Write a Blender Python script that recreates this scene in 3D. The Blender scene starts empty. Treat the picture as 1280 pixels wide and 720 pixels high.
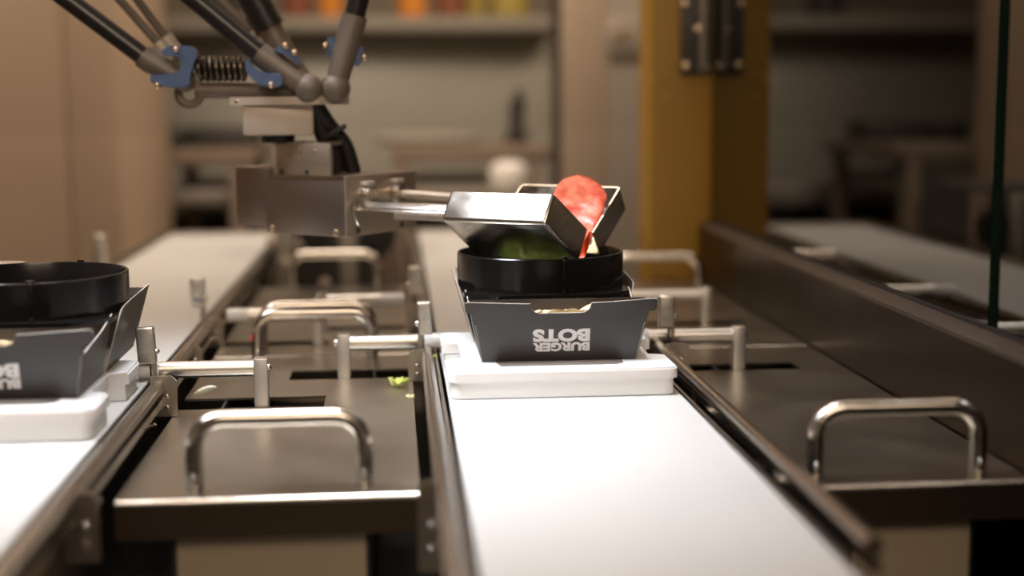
import bpy, bmesh, math, random
from mathutils import Vector, Matrix, noise
random.seed(7)
scene = bpy.context.scene
COL = scene.collection
# ------------------------------------------------------------------ camera
F_PX = 50.0 / 36.0 * 1280.0
CAM_H = 0.19095
PITCH, YAW, ROLL = math.radians(7.6251), math.radians(4.6637), 0.007
_f = Vector((math.sin(YAW) * math.cos(PITCH), math.cos(YAW) * math.cos(PITCH), -math.sin(PITCH)))
_r0 = Vector((math.cos(YAW), -math.sin(YAW), 0)); _u0 = _r0.cross(_f)
_r = _r0 * math.cos(ROLL) - _u0 * math.sin(ROLL)
_u = _r0 * math.sin(ROLL) + _u0 * math.cos(ROLL)
CAM = Vector((0, 0, CAM_H))
cd = bpy.data.cameras.new('camera'); cam = bpy.data.objects.new('camera', cd); COL.objects.link(cam)
cam.matrix_world = Matrix(((_r.x, _u.x, -_f.x, CAM.x), (_r.y, _u.y, -_f.y, CAM.y), (_r.z, _u.z, -_f.z, CAM.z), (0, 0, 0, 1)))
cd.sensor_width = 36; cd.lens = 50; cd.clip_start = 0.02; cd.clip_end = 50
cd.dof.use_dof = True; cd.dof.focus_distance = 0.965; cd.dof.aperture_fstop = 2.8
scene.camera = cam
def P(px, py, y):
    """point at depth plane Y=y seen at a photo pixel"""
    d = _f * F_PX + _r * (px - 640) + _u * (360 - py)
    return CAM + d * (y / d.y)
# ------------------------------------------------------------------ world and lights
w = bpy.data.worlds.new('world'); scene.world = w; w.use_nodes = True
w.node_tree.nodes['Background'].inputs[0].default_value = (1.0, 0.72, 0.48, 1)
w.node_tree.nodes['Background'].inputs[1].default_value = 0.12
def area(name, loc, size, energy, col, rot=(0, 0, 0), sy=None):
    l = bpy.data.lights.new(name, 'AREA'); l.energy = energy; l.color = col; l.size = size
    if sy: l.shape = 'RECTANGLE'; l.size_y = sy
    o = bpy.data.objects.new(name, l); COL.objects.link(o); o.location = loc; o.rotation_euler = rot
    return o
def spot(name, loc, target, energy, col, ang, blend, rad):
    l = bpy.data.lights.new(name, 'SPOT'); l.energy = energy; l.color = col
    l.spot_size = math.radians(ang); l.spot_blend = blend; l.shadow_soft_size = rad
    o = bpy.data.objects.new(name, l); COL.objects.link(o); o.location = loc
    o.rotation_euler = (Vector(target) - Vector(loc)).to_track_quat('-Z', 'Y').to_euler()
    return o
WARM = (1.0, 0.78, 0.58); COOL = (0.90, 0.94, 1.0)
area('ceiling_and_fill_light', (-0.2, 1.3, 1.65), 1.0, 10, (1.0, 0.82, 0.65), sy=1.2)
area('ceiling_and_fill_light', (-0.5, 1.9, 1.60), 1.6, 64, (1.0, 0.84, 0.68), rot=(math.radians(55), 0, 0), sy=0.6)  # added fill, tilted to brighten the cabinet and back panels
area('ceiling_and_fill_light', (0.0, -1.3, 1.45), 1.4, 26, WARM, rot=(math.radians(60), 0, 0), sy=0.8)  # added fill behind the camera for surfaces facing it
area('ceiling_and_fill_light', (1.5, 2.2, 1.65), 1.0, 26, WARM)  # added lamp, brightens the room beyond the right-hand panes
k = area('work_light', (-0.05, 0.90, 1.15), 0.25, 1.5, COOL, sy=0.5); k.data.spread = math.radians(46)
k = area('work_light', (-0.56, 0.78, 0.88), 0.34, 1.6, COOL, sy=0.5)
k.rotation_euler = (Vector((-0.03, 0.86, 0)) - k.location).to_track_quat('-Z', 'Y').to_euler(); k.data.spread = math.radians(42)
vs = scene.view_settings
vs.view_transform = 'Standard'; vs.look = 'None'; vs.gamma = 1; vs.exposure = 0.0; vs.use_curve_mapping = False
# ------------------------------------------------------------------ materials
MATS = {}
def new_mat(n):
    m = bpy.data.materials.new(n); m.use_nodes = True
    return m, m.node_tree, m.node_tree.nodes['Principled BSDF']
def mat(n, col, rough=0.5, metal=0.0, var=0.0, vscale=40, bump=0.0, bscale=300, coat=0.0, sss=0.0, rvar=0.0, stretch=None, spec=None):
    m, nt, b = new_mat(n); N, L = nt.nodes, nt.links
    b.inputs['Base Color'].default_value = (*col, 1); b.inputs['Roughness'].default_value = rough
    b.inputs['Metallic'].default_value = metal
    if spec is not None: b.inputs['Specular IOR Level'].default_value = spec
    if coat: b.inputs['Coat Weight'].default_value = coat; b.inputs['Coat Roughness'].default_value = 0.1
    if sss:
        b.inputs['Subsurface Weight'].default_value = sss; b.inputs['Subsurface Scale'].default_value = 0.006
        b.inputs['Subsurface Radius'].default_value = (1, 0.6, 0.4)
    tc = N.new('ShaderNodeTexCoord'); mp = N.new('ShaderNodeMapping'); L.new(tc.outputs['Object'], mp.inputs[0])
    if stretch: mp.inputs['Scale'].default_value = stretch
    if var or rvar:
        nz = N.new('ShaderNodeTexNoise'); nz.inputs['Scale'].default_value = vscale; nz.inputs['Detail'].default_value = 5
        L.new(mp.outputs[0], nz.inputs[0])
        if var:
            cr = N.new('ShaderNodeValToRGB'); L.new(nz.outputs[0], cr.inputs[0])
            cr.color_ramp.elements[0].position = 0.3; cr.color_ramp.elements[1].position = 0.7
            cr.color_ramp.elements[0].color = (*[c * (1 - var) for c in col], 1)
            cr.color_ramp.elements[1].color = (*[min(1, c * (1 + var)) for c in col], 1)
            L.new(cr.outputs[0], b.inputs['Base Color'])
        if rvar:
            mr = N.new('ShaderNodeMapRange'); L.new(nz.outputs[0], mr.inputs[0])
            mr.inputs[1].default_value = 0.3; mr.inputs[2].default_value = 0.7
            mr.inputs[3].default_value = max(0.02, rough - rvar); mr.inputs[4].default_value = rough + rvar
            L.new(mr.outputs[0], b.inputs['Roughness'])
    if bump:
        n2 = N.new('ShaderNodeTexNoise'); n2.inputs['Scale'].default_value = bscale; n2.inputs['Detail'].default_value = 3
        L.new(mp.outputs[0], n2.inputs[0])
        bp = N.new('ShaderNodeBump'); bp.inputs['Strength'].default_value = bump; bp.inputs['Distance'].default_value = 0.0005
        L.new(n2.outputs[0], bp.inputs['Height']); L.new(bp.outputs[0], b.inputs['Normal'])
    MATS[n] = m; return m
mat('belt_white', (0.52, 0.515, 0.505), 0.42, var=0.03, vscale=8)
mat('tray_white', (0.83, 0.83, 0.83), 0.35, sss=0.15)
mat('tip_white', (0.75, 0.74, 0.72), 0.4)
mat('polished_steel', (0.62, 0.58, 0.53), 0.22, 1, rvar=0.06, vscale=60)
mat('brushed_steel', (0.52, 0.48, 0.43), 0.33, 1, var=0.12, vscale=30, bump=0.15, bscale=500, stretch=(1, 8, 1))
mat('aluminium', (0.62, 0.60, 0.57), 0.36, 1, bump=0.08, bscale=900)
mat('zinc', (0.60, 0.58, 0.53), 0.38, 1, var=0.2, vscale=160, bump=0.2, bscale=700)
mat('bracket_steel', (0.42, 0.38, 0.33), 0.36, 1, var=0.12, vscale=60)
mat('rail_steel', (0.50, 0.46, 0.41), 0.25, 1)
mat('dark_steel', (0.05, 0.036, 0.027), 0.33, 1, var=0.15, vscale=12, rvar=0.06)
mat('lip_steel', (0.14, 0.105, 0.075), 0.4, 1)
mat('sill_steel', (0.17, 0.14, 0.12), 0.45, 1, var=0.1, vscale=20)
mat('bin_steel', (0.50, 0.42, 0.31), 0.5, 0.6)
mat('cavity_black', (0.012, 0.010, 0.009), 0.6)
mat('frame_dark', (0.03, 0.025, 0.02), 0.6)
mat('card_edge', (0.55, 0.51, 0.46), 0.7)
mat('card_inner', (0.062, 0.046, 0.036), 0.65)
mat('card_kraft', (0.13, 0.105, 0.085), 0.65)
mat('card_black', (0.031, 0.027, 0.025), 0.42, var=0.06, vscale=70, bump=0.05, bscale=1500)
mat('print_white', (0.78, 0.77, 0.78), 0.55)
mat('crumb', (0.80, 0.62, 0.36), 0.8, var=0.2, vscale=300, bump=1.0, bscale=400)
mat('lettuce', (0.50, 0.55, 0.12), 0.5, var=0.35, vscale=150)
mat('lettuce_shaded', (0.10, 0.14, 0.02), 0.5, var=0.35, vscale=150)  # lettuce green darkened, shade inside the ring put into the colour
mat('lettuce_pale', (0.72, 0.68, 0.40), 0.5, var=0.2, vscale=150)
mat('onion', (0.78, 0.73, 0.55), 0.4)
mat('rod_black', (0.018, 0.015, 0.014), 0.3)
mat('socket_grey', (0.165, 0.13, 0.10), 0.5, 0.3, var=0.08)
mat('clamp_blue', (0.085, 0.12, 0.21), 0.3)
mat('clamp_edge', (0.35, 0.36, 0.42), 0.4, 0.3)
mat('robot_cream', (0.52, 0.44, 0.36), 0.45, 0.2, var=0.05)
mat('housing_steel', (0.33, 0.27, 0.23), 0.40, 1, var=0.1, vscale=20)
mat('housing_face', (0.46, 0.385, 0.30), 0.45, 0.8)
mat('spring_dark', (0.10, 0.08, 0.06), 0.35, 1)
mat('brass', (0.80, 0.62, 0.42), 0.3, 1)
mat('screw_steel', (0.75, 0.72, 0.68), 0.2, 1)
mat('cable_black', (0.01, 0.009, 0.008), 0.5)
mat('wire_yellow', (0.45, 0.36, 0.03), 0.5)
mat('yellow_paint', (0.34, 0.185, 0.02), 0.5, var=0.08, vscale=6)
mat('cabinet_beige', (0.66, 0.50, 0.37), 0.55, var=0.04, vscale=3)
mat('column_tan', (0.40, 0.31, 0.23), 0.55)
mat('column_grey', (0.36, 0.31, 0.26), 0.5, 0.3)
mat('back_steel', (0.30, 0.285, 0.24), 0.5, 0.4, var=0.08, vscale=2)
mat('shelf_light', (0.30, 0.27, 0.22), 0.5)
mat('frame_tan', (0.22, 0.165, 0.125), 0.5)
mat('equipment_dark', (0.04, 0.035, 0.03), 0.5)
mat('equipment_grey', (0.32, 0.29, 0.25), 0.45, 0.4)
mat('pot_white', (0.92, 0.89, 0.84), 0.4)
mat('orange', (0.75, 0.26, 0.02), 0.45)
mat('red_brown', (0.25, 0.07, 0.03), 0.5)
mat('olive_yellow', (0.40, 0.30, 0.06), 0.5)
mat('wall_paint', (0.30, 0.25, 0.19), 0.7, var=0.05, vscale=2)
mat('floor_tile', (0.12, 0.10, 0.08), 0.5, var=0.1, vscale=4)
mat('ceiling_paint', (0.55, 0.48, 0.40), 0.8)
mat('glass_edge', (0.004, 0.02, 0.012), 0.15)
mat('marker_blue', (0.03, 0.03, 0.25), 0.5)
mat('marker_red', (0.8, 0.03, 0.03), 0.4)
# 3D-printed black plastic: glossy, fine horizontal layers
def ring_mat():
    m, nt, b = new_mat('ring_black'); N, L = nt.nodes, nt.links
    b.inputs['Base Color'].default_value = (0.008, 0.007, 0.007, 1); b.inputs['Roughness'].default_value = 0.2
    tc = N.new('ShaderNodeTexCoord'); mp = N.new('ShaderNodeMapping'); mp.inputs['Scale'].default_value = (30, 30, 2500)
    L.new(tc.outputs['Object'], mp.inputs[0])
    nz = N.new('ShaderNodeTexNoise'); nz.inputs['Scale'].default_value = 1; L.new(mp.outputs[0], nz.inputs[0])
    bp = N.new('ShaderNodeBump'); bp.inputs['Strength'].default_value = 0.12; bp.inputs['Distance'].default_value = 0.0002
    L.new(nz.outputs[0], bp.inputs['Height']); L.new(bp.outputs[0], b.inputs['Normal'])
    MATS['ring_black'] = m
ring_mat()
# worn stainless lid: soft brushed reflection, tiny specks of dust
def lid_mat():
    m, nt, b = new_mat('lid_steel'); N, L = nt.nodes, nt.links
    b.inputs['Metallic'].default_value = 1
    tc = N.new('ShaderNodeTexCoord')
    n1 = N.new('ShaderNodeTexNoise'); n1.inputs['Scale'].default_value = 14; n1.inputs['Detail'].default_value = 6
    L.new(tc.outputs['Object'], n1.inputs[0])
    c1 = N.new('ShaderNodeValToRGB'); L.new(n1.outputs[0], c1.inputs[0])
    c1.color_ramp.elements[0].position = 0.3; c1.color_ramp.elements[1].position = 0.75
    c1.color_ramp.elements[0].color = (0.36, 0.33, 0.28, 1); c1.color_ramp.elements[1].color = (0.50, 0.46, 0.40, 1)
    v = N.new('ShaderNodeTexVoronoi'); v.inputs['Scale'].default_value = 260; L.new(tc.outputs['Object'], v.inputs[0])
    c2 = N.new('ShaderNodeValToRGB'); L.new(v.outputs['Distance'], c2.inputs[0])
    c2.color_ramp.elements[0].position = 0.05; c2.color_ramp.elements[1].position = 0.12
    c2.color_ramp.elements[0].color = (1, 1, 1, 1); c2.color_ramp.elements[1].color = (0, 0, 0, 1)
    n3 = N.new('ShaderNodeTexNoise'); n3.inputs['Scale'].default_value = 35; L.new(tc.outputs['Object'], n3.inputs[0])
    c3 = N.new('ShaderNodeValToRGB'); L.new(n3.outputs[0], c3.inputs[0])
    c3.color_ramp.elements[0].position = 0.5; c3.color_ramp.elements[1].position = 0.62
    mu = N.new('ShaderNodeMath'); mu.operation = 'MULTIPLY'; L.new(c2.outputs[0], mu.inputs[0]); L.new(c3.outputs[0], mu.inputs[1])
    mx = N.new('ShaderNodeMix'); mx.data_type = 'RGBA'; L.new(mu.outputs[0], mx.inputs[0])
    L.new(c1.outputs[0], mx.inputs[6]); mx.inputs[7].default_value = (0.8, 0.75, 0.65, 1)
    L.new(mx.outputs[2], b.inputs['Base Color'])
    mr = N.new('ShaderNodeMapRange'); L.new(n1.outputs[0], mr.inputs[0]); mr.inputs[3].default_value = 0.25; mr.inputs[4].default_value = 0.38
    L.new(mr.outputs[0], b.inputs['Roughness'])
    MATS['lid_steel'] = m
lid_mat()
def glass_mat(name, ior, tint):
    m = bpy.data.materials.new(name); m.use_nodes = True; nt = m.node_tree; N, L = nt.nodes, nt.links; N.clear()
    out = N.new('ShaderNodeOutputMaterial'); mx = N.new('ShaderNodeMixShader'); fr = N.new('ShaderNodeFresnel'); fr.inputs[0].default_value = ior
    t = N.new('ShaderNodeBsdfTransparent'); t.inputs[0].default_value = (*tint, 1)
    g = N.new('ShaderNodeBsdfGlossy'); g.inputs['Roughness'].default_value = 0.01
    L.new(fr.outputs[0], mx.inputs[0]); L.new(t.outputs[0], mx.inputs[1]); L.new(g.outputs[0], mx.inputs[2]); L.new(mx.outputs[0], out.inputs[0])
    MATS[name] = m
glass_mat('clear_glass', 1.45, (0.985, 0.985, 0.98)); glass_mat('coated_glass', 3.2, (0.85, 0.88, 0.86))
def tomato_mat():
    m, nt, b = new_mat('tomato'); N, L = nt.nodes, nt.links
    tc = N.new('ShaderNodeTexCoord')
    n1 = N.new('ShaderNodeTexNoise'); n1.inputs['Scale'].default_value = 110; n1.inputs['Detail'].default_value = 4; L.new(tc.outputs['Object'], n1.inputs[0])
    c = N.new('ShaderNodeValToRGB'); L.new(n1.outputs[0], c.inputs[0])
    e = c.color_ramp.elements; e[0].position = 0.32; e[0].color = (0.58, 0.05, 0.025, 1); e[1].position = 0.68; e[1].color = (0.86, 0.27, 0.16, 1)
    L.new(c.outputs[0], b.inputs['Base Color']); b.inputs['Roughness'].default_value = 0.22
    b.inputs['Subsurface Weight'].default_value = 0.25; b.inputs['Subsurface Scale'].default_value = 0.004
    bp = N.new('ShaderNodeBump'); bp.inputs['Strength'].default_value = 0.5; bp.inputs['Distance'].default_value = 0.001
    L.new(n1.outputs[0], bp.inputs['Height']); L.new(bp.outputs[0], b.inputs['Normal'])
    MATS['tomato'] = m
tomato_mat()
mat('tomato_skin', (0.62, 0.06, 0.012), 0.2)
# ------------------------------------------------------------------ mesh helpers
def rotz(a): return Matrix.Rotation(a, 4, 'Z')
def box(bm, c, s, M=None, bev=0.0, seg=2):
    """box of size s centred at c; M = rotation about the centre"""
    r = bmesh.ops.create_cube(bm, size=1.0)
    vv = r['verts']
    bmesh.ops.scale(bm, vec=Vector(s), verts=vv)
    if bev:
        ee = {e for v in vv for e in v.link_edges}
        rb = bmesh.ops.bevel(bm, geom=list(ee), offset=bev, segments=seg, profile=0.5, affect='EDGES')
        vv = list({v for f in rb['faces'] for v in f.verts} | {v for v in vv if v.is_valid})
    T = Matrix.Translation(Vector(c)) @ (M if M else Matrix.Identity(4))
    bmesh.ops.transform(bm, matrix=T, verts=vv)
def bb(bm, x0, x1, y0, y1, z0, z1, bev=0.0, seg=2):
    box(bm, ((x0 + x1) / 2, (y0 + y1) / 2, (z0 + z1) / 2), (abs(x1 - x0), abs(y1 - y0), abs(z1 - z0)), None, bev, seg)
def tube(bm, pts, r, seg=14, caps=True):
    pts = [Vector(p) for p in pts]; n = len(pts)
    rr = r if isinstance(r, (list, tuple)) else [r] * n
    t0 = (pts[1] - pts[0]).normalized()
    ref = Vector((0, 0, 1)) if abs(t0.z) < 0.9 else Vector((0, 1, 0))
    nrm = (ref - t0 * ref.dot(t0)).normalized(); rings = []
    for i, p in enumerate(pts):
        t = (pts[min(i + 1, n - 1)] - pts[max(i - 1, 0)]).normalized()
        nrm = (nrm - t * nrm.dot(t)).normalized(); b = t.cross(nrm)
        rings.append([bm.verts.new(p + (nrm * math.cos(2 * math.pi * k / seg) + b * math.sin(2 * math.pi * k / seg)) * rr[i]) for k in range(seg)])
    for i in range(n - 1):
        for k in range(seg):
            bm.faces.new((rings[i][k], rings[i][(k + 1) % seg], rings[i + 1][(k + 1) % seg], rings[i + 1][k]))
    if caps:
        bm.faces.new(rings[0][::-1]); bm.faces.new(rings[-1])
def lathe(bm, prof, o, seg=48, close=False):
    """profile of (radius, z) round a vertical axis through o"""
    o = Vector(o); rings = []
    for r, z in prof:
        rings.append([bm.verts.new(o + Vector((r * math.cos(2 * math.pi * k / seg), r * math.sin(2 * math.pi * k / seg), z))) for k in range(seg)])
    for i in range(len(rings) - (0 if close else 1)):
        a, b = rings[i], rings[(i + 1) % len(rings)]
        for k in range(seg):
            bm.faces.new((a[k], a[(k + 1) % seg], b[(k + 1) % seg], b[k]))
    if not close:
        if prof[0][0] > 1e-6: bm.faces.new(rings[0][::-1])
        if prof[-1][0] > 1e-6: bm.faces.new(rings[-1])
def prism(bm, poly, o, u, v, d):
    """2-D polygon in the frame o,u,v, extruded by the vector d"""
    o, u, v, d = Vector(o), Vector(u), Vector(v), Vector(d)
    a = [bm.verts.new(o + u * p[0] + v * p[1]) for p in poly]; b = [bm.verts.new(q.co + d) for q in a]
    n = len(poly); bm.faces.new(a[::-1]); bm.faces.new(b)
    for i in range(n): bm.faces.new((a[i], a[(i + 1) % n], b[(i + 1) % n], b[i]))
def rrect(x0, x1, y0, y1, r, n=4):
    out = []
    for cx, cy, a0 in ((x1 - r, y1 - r, 0), (x0 + r, y1 - r, 90), (x0 + r, y0 + r, 180), (x1 - r, y0 + r, 270)):
        for k in range(n + 1):
            a = math.radians(a0 + 90 * k / n); out.append((cx + r * math.cos(a), cy + r * math.sin(a)))
    return out
def solid(bm, th):
    bm.normal_update(); bmesh.ops.solidify(bm, geom=bm.faces[:], thickness=th)
def B(): return bmesh.new()
def mk(name, bm, m, parent=None, sharp=35, mats=None):
    bmesh.ops.recalc_face_normals(bm, faces=bm.faces[:])
    me = bpy.data.meshes.new(name)
    co = [v.co for v in bm.verts]
    if parent is not None:
        off = Vector(parent['_o']) if '_o' in parent else Vector((0, 0, 0))
    else:
        off = Vector(((min(c.x for c in co) + max(c.x for c in co)) / 2, (min(c.y for c in co) + max(c.y for c in co)) / 2, min(c.z for c in co)))
    bmesh.ops.translate(bm, vec=-off, verts=bm.verts[:])
    bm.to_mesh(me); bm.free()
    for p in me.polygons: p.use_smooth = True
    me.set_sharp_from_angle(angle=math.radians(sharp))
    for k in (mats or [m]): me.materials.append(MATS[k])
    o = bpy.data.objects.new(name, me); COL.objects.link(o)
    if parent is not None: o.parent = parent; o['_o'] = tuple(off)
    else: o.location = off; o['_o'] = tuple(off)
    return o
def tag(o, label, cat, group=None):
    o['label'] = label; o['category'] = cat
    if group: o['group'] = group
    return o
def struct(o): o['kind'] = 'structure'; return o
def thing(name, loc, label, cat, group=None):
    o = bpy.data.objects.new(name, None); COL.objects.link(o); o.location = loc; o['_o'] = tuple(loc)
    o.empty_display_size = 0.02
    return tag(o, label, cat, group)
_screw = {}
def screw(p, n, r, parent, m='screw_steel', h=0.6, name='screw'):
    """domed screw head at p facing n; alike heads share one mesh"""
    key = (m, h, name)
    if key not in _screw:
        bm = B(); lathe(bm, [(1.0, 0), (1.0, 0.25 * h), (0.8, 0.75 * h), (0.4, h), (0.0, h)], (0, 0, 0), 14)
        bmesh.ops.remove_doubles(bm, verts=bm.verts[:], dist=1e-5)
        o = mk(name, bm, m, parent); me = o.data; bpy.data.objects.remove(o); _screw[key] = me
        for v in me.vertices: v.co += Vector(parent['_o'])
    o = bpy.data.objects.new(name, _screw[key]); COL.objects.link(o); o.parent = parent
    o.location = Vector(p) - Vector(parent['_o']); o.scale = (r, r, r)
    o.rotation_euler = Vector(n).to_track_quat('Z', 'Y').to_euler()
    return o
# ------------------------------------------------------------------ room shell
FZ = -0.90
bm = B(); bb(bm, -2.6, 2.3, -2.2, 5.0, FZ - 0.05, FZ); struct(mk('floor', bm, 'floor_tile'))
bm = B(); bb(bm, -2.6, 2.3, -2.2, 5.0, 1.75, 1.80); struct(mk('ceiling', bm, 'ceiling_paint'))
bm = B(); bb(bm, -2.6, 2.3, 4.95, 5.0, FZ, 1.75); struct(mk('wall_back', bm, 'wall_paint'))
bm = B(); bb(bm, -2.6, 2.3, -2.2, -2.15, FZ, 1.75); struct(mk('wall_front', bm, 'wall_paint'))
bm = B(); bb(bm, -2.6, -2.55, -2.15, 4.95, FZ, 1.75); struct(mk('wall_left', bm, 'wall_paint'))
bm = B(); bb(bm, 2.25, 2.3, -2.15, 4.95, FZ, 1.75); struct(mk('wall_right', bm, 'wall_paint'))
# dark carcass that carries the conveyors and the bins
base = thing('machine_base', (0, 1.2, FZ), 'dark steel carcass under the conveyors and food bins', 'machine')
bm = B(); bb(bm, -0.72, 0.349, 0.25, 2.06, FZ, -0.16); mk('plinth', bm, 'frame_dark', base)
# ------------------------------------------------------------------ right parapet, sill, glass
GX = 0.362
par = thing('parapet', (0.37, 1.1, FZ), 'low brown steel wall carrying the glass panes beside the bins', 'wall')
bm = B(); bb(bm, 0.3495, 0.3680, 0.20, 1.615, FZ, 0.0412); mk('panel', bm, 'dark_steel', par)
bm = B(); prism(bm, [(0.3485, 0.0400), (0.3485, 0.0430), (0.3605, 0.0475), (0.3800, 0.0475), (0.3800, 0.0412), (0.3495, 0.0412)], (0, 0.20, 0), (1, 0, 0), (0, 0, 1), (0, 1.415, 0)); mk('sill', bm, 'sill_steel', par)
bm = B(); bb(bm, GX - 0.0018, GX - 0.0004, 0.20, 1.612, 0.0475, 0.0500); mk('seal', bm, 'cavity_black', par)
def pane(name, x0, x1, y0, y1, z0, z1, edge_axis, gm='coated_glass'):
    bm = B(); bb(bm, x0, x1, y0, y1, z0, z1)
    o = mk(name, bm, None, mats=[gm, 'glass_edge'])
    for p in o.data.polygons:
        p.material_index = 0 if abs(p.normal[edge_axis]) > 0.9 else 1
        p.use_smooth = False
    return struct(o)
pane('window_1', GX, GX + 0.008, 0.838, 1.612, 0.0476, 1.1, 0)
pane('window_2', GX, GX + 0.008, 0.20, 0.823, 0.0476, 1.1, 0)
zb = P(400, 165, 2.02).z
pane('window_3', -0.85, 0.36, 2.02, 2.026, zb, 1.1, 1, 'clear_glass')
# ------------------------------------------------------------------ yellow pillar with hinge
pil = thing('pillar', (0.335, 1.66, FZ), 'ochre yellow painted machine pillar at the end of the parapet', 'pillar')
x0 = P(813, 200, 1.62).x; x1 = GX + 0.008
bm = B(); bb(bm, x0, x1, 1.62, 1.70, FZ, 1.2, 0.003); mk('post', bm, 'yellow_paint', pil)
hb = P(870, 93, 1.615).z
hx0, hx1 = P(851, 60, 1.615).x, P(889, 60, 1.615).x
hin = None
bm = B(); bb(bm, hx0, hx1, 1.612, 1.62, hb, hb + 0.10, 0.001); hin = mk('hinge', bm, 'equipment_dark', pil)
bm = B(); tube(bm, [(hx1 - 0.011, 1.609, hb + 0.004), (hx1 - 0.011, 1.609, hb + 0.10)], 0.0045); mk('pin', bm, 'bracket_steel', hin)
for px, py in ((858, 82), (873, 36), (882, 84), (857, 4)):
    q = P(px, py, 1.612); screw((q.x, 1.612, q.z), (0, -1, 0), 0.0045, hin, 'brass')
for px, py in ((818, 98), (831, 90), (831, 120)):
    q = P(px, py, 1.62); screw((q.x, 1.62, q.z), (0, -1, 0), 0.003, pil, 'olive_yellow')
# ------------------------------------------------------------------ conveyors
def bracket(par, x0, x1, y, z0, z1, m='bracket_steel', side=1, screws=True):
    """upright sheet bracket with a clipped top corner, facing the viewer"""
    w = x1 - x0; h = z1 - z0; c = 0.0035
    poly = [(0, 0), (w, 0), (w, h - c), (w - c, h), (0, h)] if side > 0 else [(0, 0), (w, 0), (w, h), (c, h), (0, h - c)]
    bm = B(); prism(bm, poly, (x0, y, z0), (1, 0, 0), (0, 0, 1), (0, 0.002, 0))
    bb(bm, (x0 if side > 0 else x1 - 0.0015), (x0 + 0.0015 if side > 0 else x1), y + 0.002, y + 0.014, z0, z1 - 0.006)
    o = mk('bracket', bm, m, par)
    if screws:
        xs = x0 + w * (0.62 if side > 0 else 0.38)
        for zz in (z0 + h * 0.24, z0 + h * 0.50): screw((xs, y, zz), (0, -1, 0), 0.0016 if y > 0.75 else 0.0030, o)
    return o
def conveyor(x0, x1, y0, y1, label, brs, offs=(0.0105, 0.0105), starts=(0.02, 0.02)):
    t = thing('conveyor', ((x0 + x1) / 2, (y0 + y1) / 2, -0.16), label, 'conveyor')
    bm = B(); bb(bm, x0, x1, y0, y1, -0.003, 0.0, 0.0005); mk('belt', bm, 'belt_white', t)
    bm = B(); bb(bm, x0 + 0.004, x1 - 0.004, y0, y1, -0.05, -0.0032); mk('bed', bm, 'frame_dark', t)
    for s, xe in ((-1, x0), (1, x1)):
        bm = B(); bb(bm, min(xe + s * 0.0025, xe + s * 0.0045), max(xe + s * 0.0025, xe + s * 0.0045), y0, y1, -0.16, -0.001); mk('side_plate', bm, 'bracket_steel', t)
        of, st = (offs[0], starts[0]) if s < 0 else (offs[1], starts[1]); xr = xe + s * of
        bm = B(); tube(bm, [(xr, y0 + st, 0.0005), (xr, y1, 0.0005)], 0.0046, 20); mk('guide_rail', bm, 'rail_steel', t)
        bm = B(); bb(bm, xr - 0.0005 + s * 0.0005, xr + 0.0005 + s * 0.0035, y0 + st, y1, -0.0110, -0.0062); mk('ledge', bm, 'polished_steel', t)
        for k in range(9):
            yy = y0 + 0.10 + k * 0.175
            if yy < y1: screw((xe + s * 0.0045, yy, -0.020), (s, 0, 0), 0.0032, t, 'screw_steel', 2.6)
    for b in brs: bracket(t, *b)
    return t
LX0, LX1, RX0, RX1 = -0.321, -0.171, 0.0318, 0.1818
conveyor(LX0, LX1, 0.30, 2.10, 'long white conveyor belt between the two rows of steel bins', [
    (-0.1655, -0.148, 0.950, -0.0195, 0.0080, 'bracket_steel', 1), (-0.1655, -0.151, 1.100, -0.0195, 0.0030, 'bracket_steel', 1),
    (-0.1655, -0.149, 1.222, -0.0195, 0.0060, 'bracket_steel', 1), (-0.1655, -0.148, 0.690, -0.034, 0.0010, 'bracket_steel', 1),
    (-0.3435, -0.3265, 1.62, -0.0195, 0.0080, 'bracket_steel', -1)])
conveyor(RX0, RX1, 0.30, 2.10, 'long white conveyor belt beside the low brown steel wall', [
    (0.0075, 0.0245, 1.050, -0.0195, 0.0048, 'bracket_steel', -1), (0.0075, 0.0260, 1.290, -0.0195, 0.0050, 'bracket_steel', -1),
    (0.0085, 0.0262, 0.690, -0.045, 0.0020, 'bracket_steel', -1),
    (0.2055, 0.2200, 1.050, -0.0195, 0.0055, 'bracket_steel', 1), (0.2055, 0.2200, 0.775, -0.0195, -0.004, 'bracket_steel', 1)], offs=(0.0105, 0.0180), starts=(0.02, 0.27))
# ------------------------------------------------------------------ bins with lids and handles
LZ = -0.020
def lid_part(x0, x1, y0, y1, slots, parent):
    """sheet lid with cut-out slots and turned-down lips"""
    xs = sorted({x0, x1, *[v for s in slots for v in s[:2]]}); ys = sorted({y0, y1, *[v for s in slots for v in s[2:]]})
    bm = B(); vv = {}
    def V(x, y):
        if (x, y) not in vv: vv[(x, y)] = bm.verts.new((x, y, LZ))
        return vv[(x, y)]
    for i in range(len(xs) - 1):
        for j in range(len(ys) - 1):
            cx, cy = (xs[i] + xs[i + 1]) / 2, (ys[j] + ys[j + 1]) / 2
            if any(s[0] < cx < s[1] and s[2] < cy < s[3] for s in slots): continue
            bm.faces.new((V(xs[i], ys[j]), V(xs[i + 1], ys[j]), V(xs[i + 1], ys[j + 1]), V(xs[i], ys[j + 1])))
    solid(bm, 0.0016)
    top = max(v.co.z for v in bm.verts)
    bmesh.ops.translate(bm, vec=(0, 0, LZ - top), verts=bm.verts[:])
    o = mk('lid_sheet', bm, 'lid_steel', parent)
    bm = B(); tube(bm, [(x0 + 0.001, y0 + 0.0005, LZ - 0.0018), (x1 - 0.001, y0 + 0.0005, LZ - 0.0018)], 0.0021, 12)
    mk('front_bead', bm, 'polished_steel', parent)
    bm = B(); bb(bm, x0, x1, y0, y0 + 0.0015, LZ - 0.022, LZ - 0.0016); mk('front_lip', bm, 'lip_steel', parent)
    return o
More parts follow.
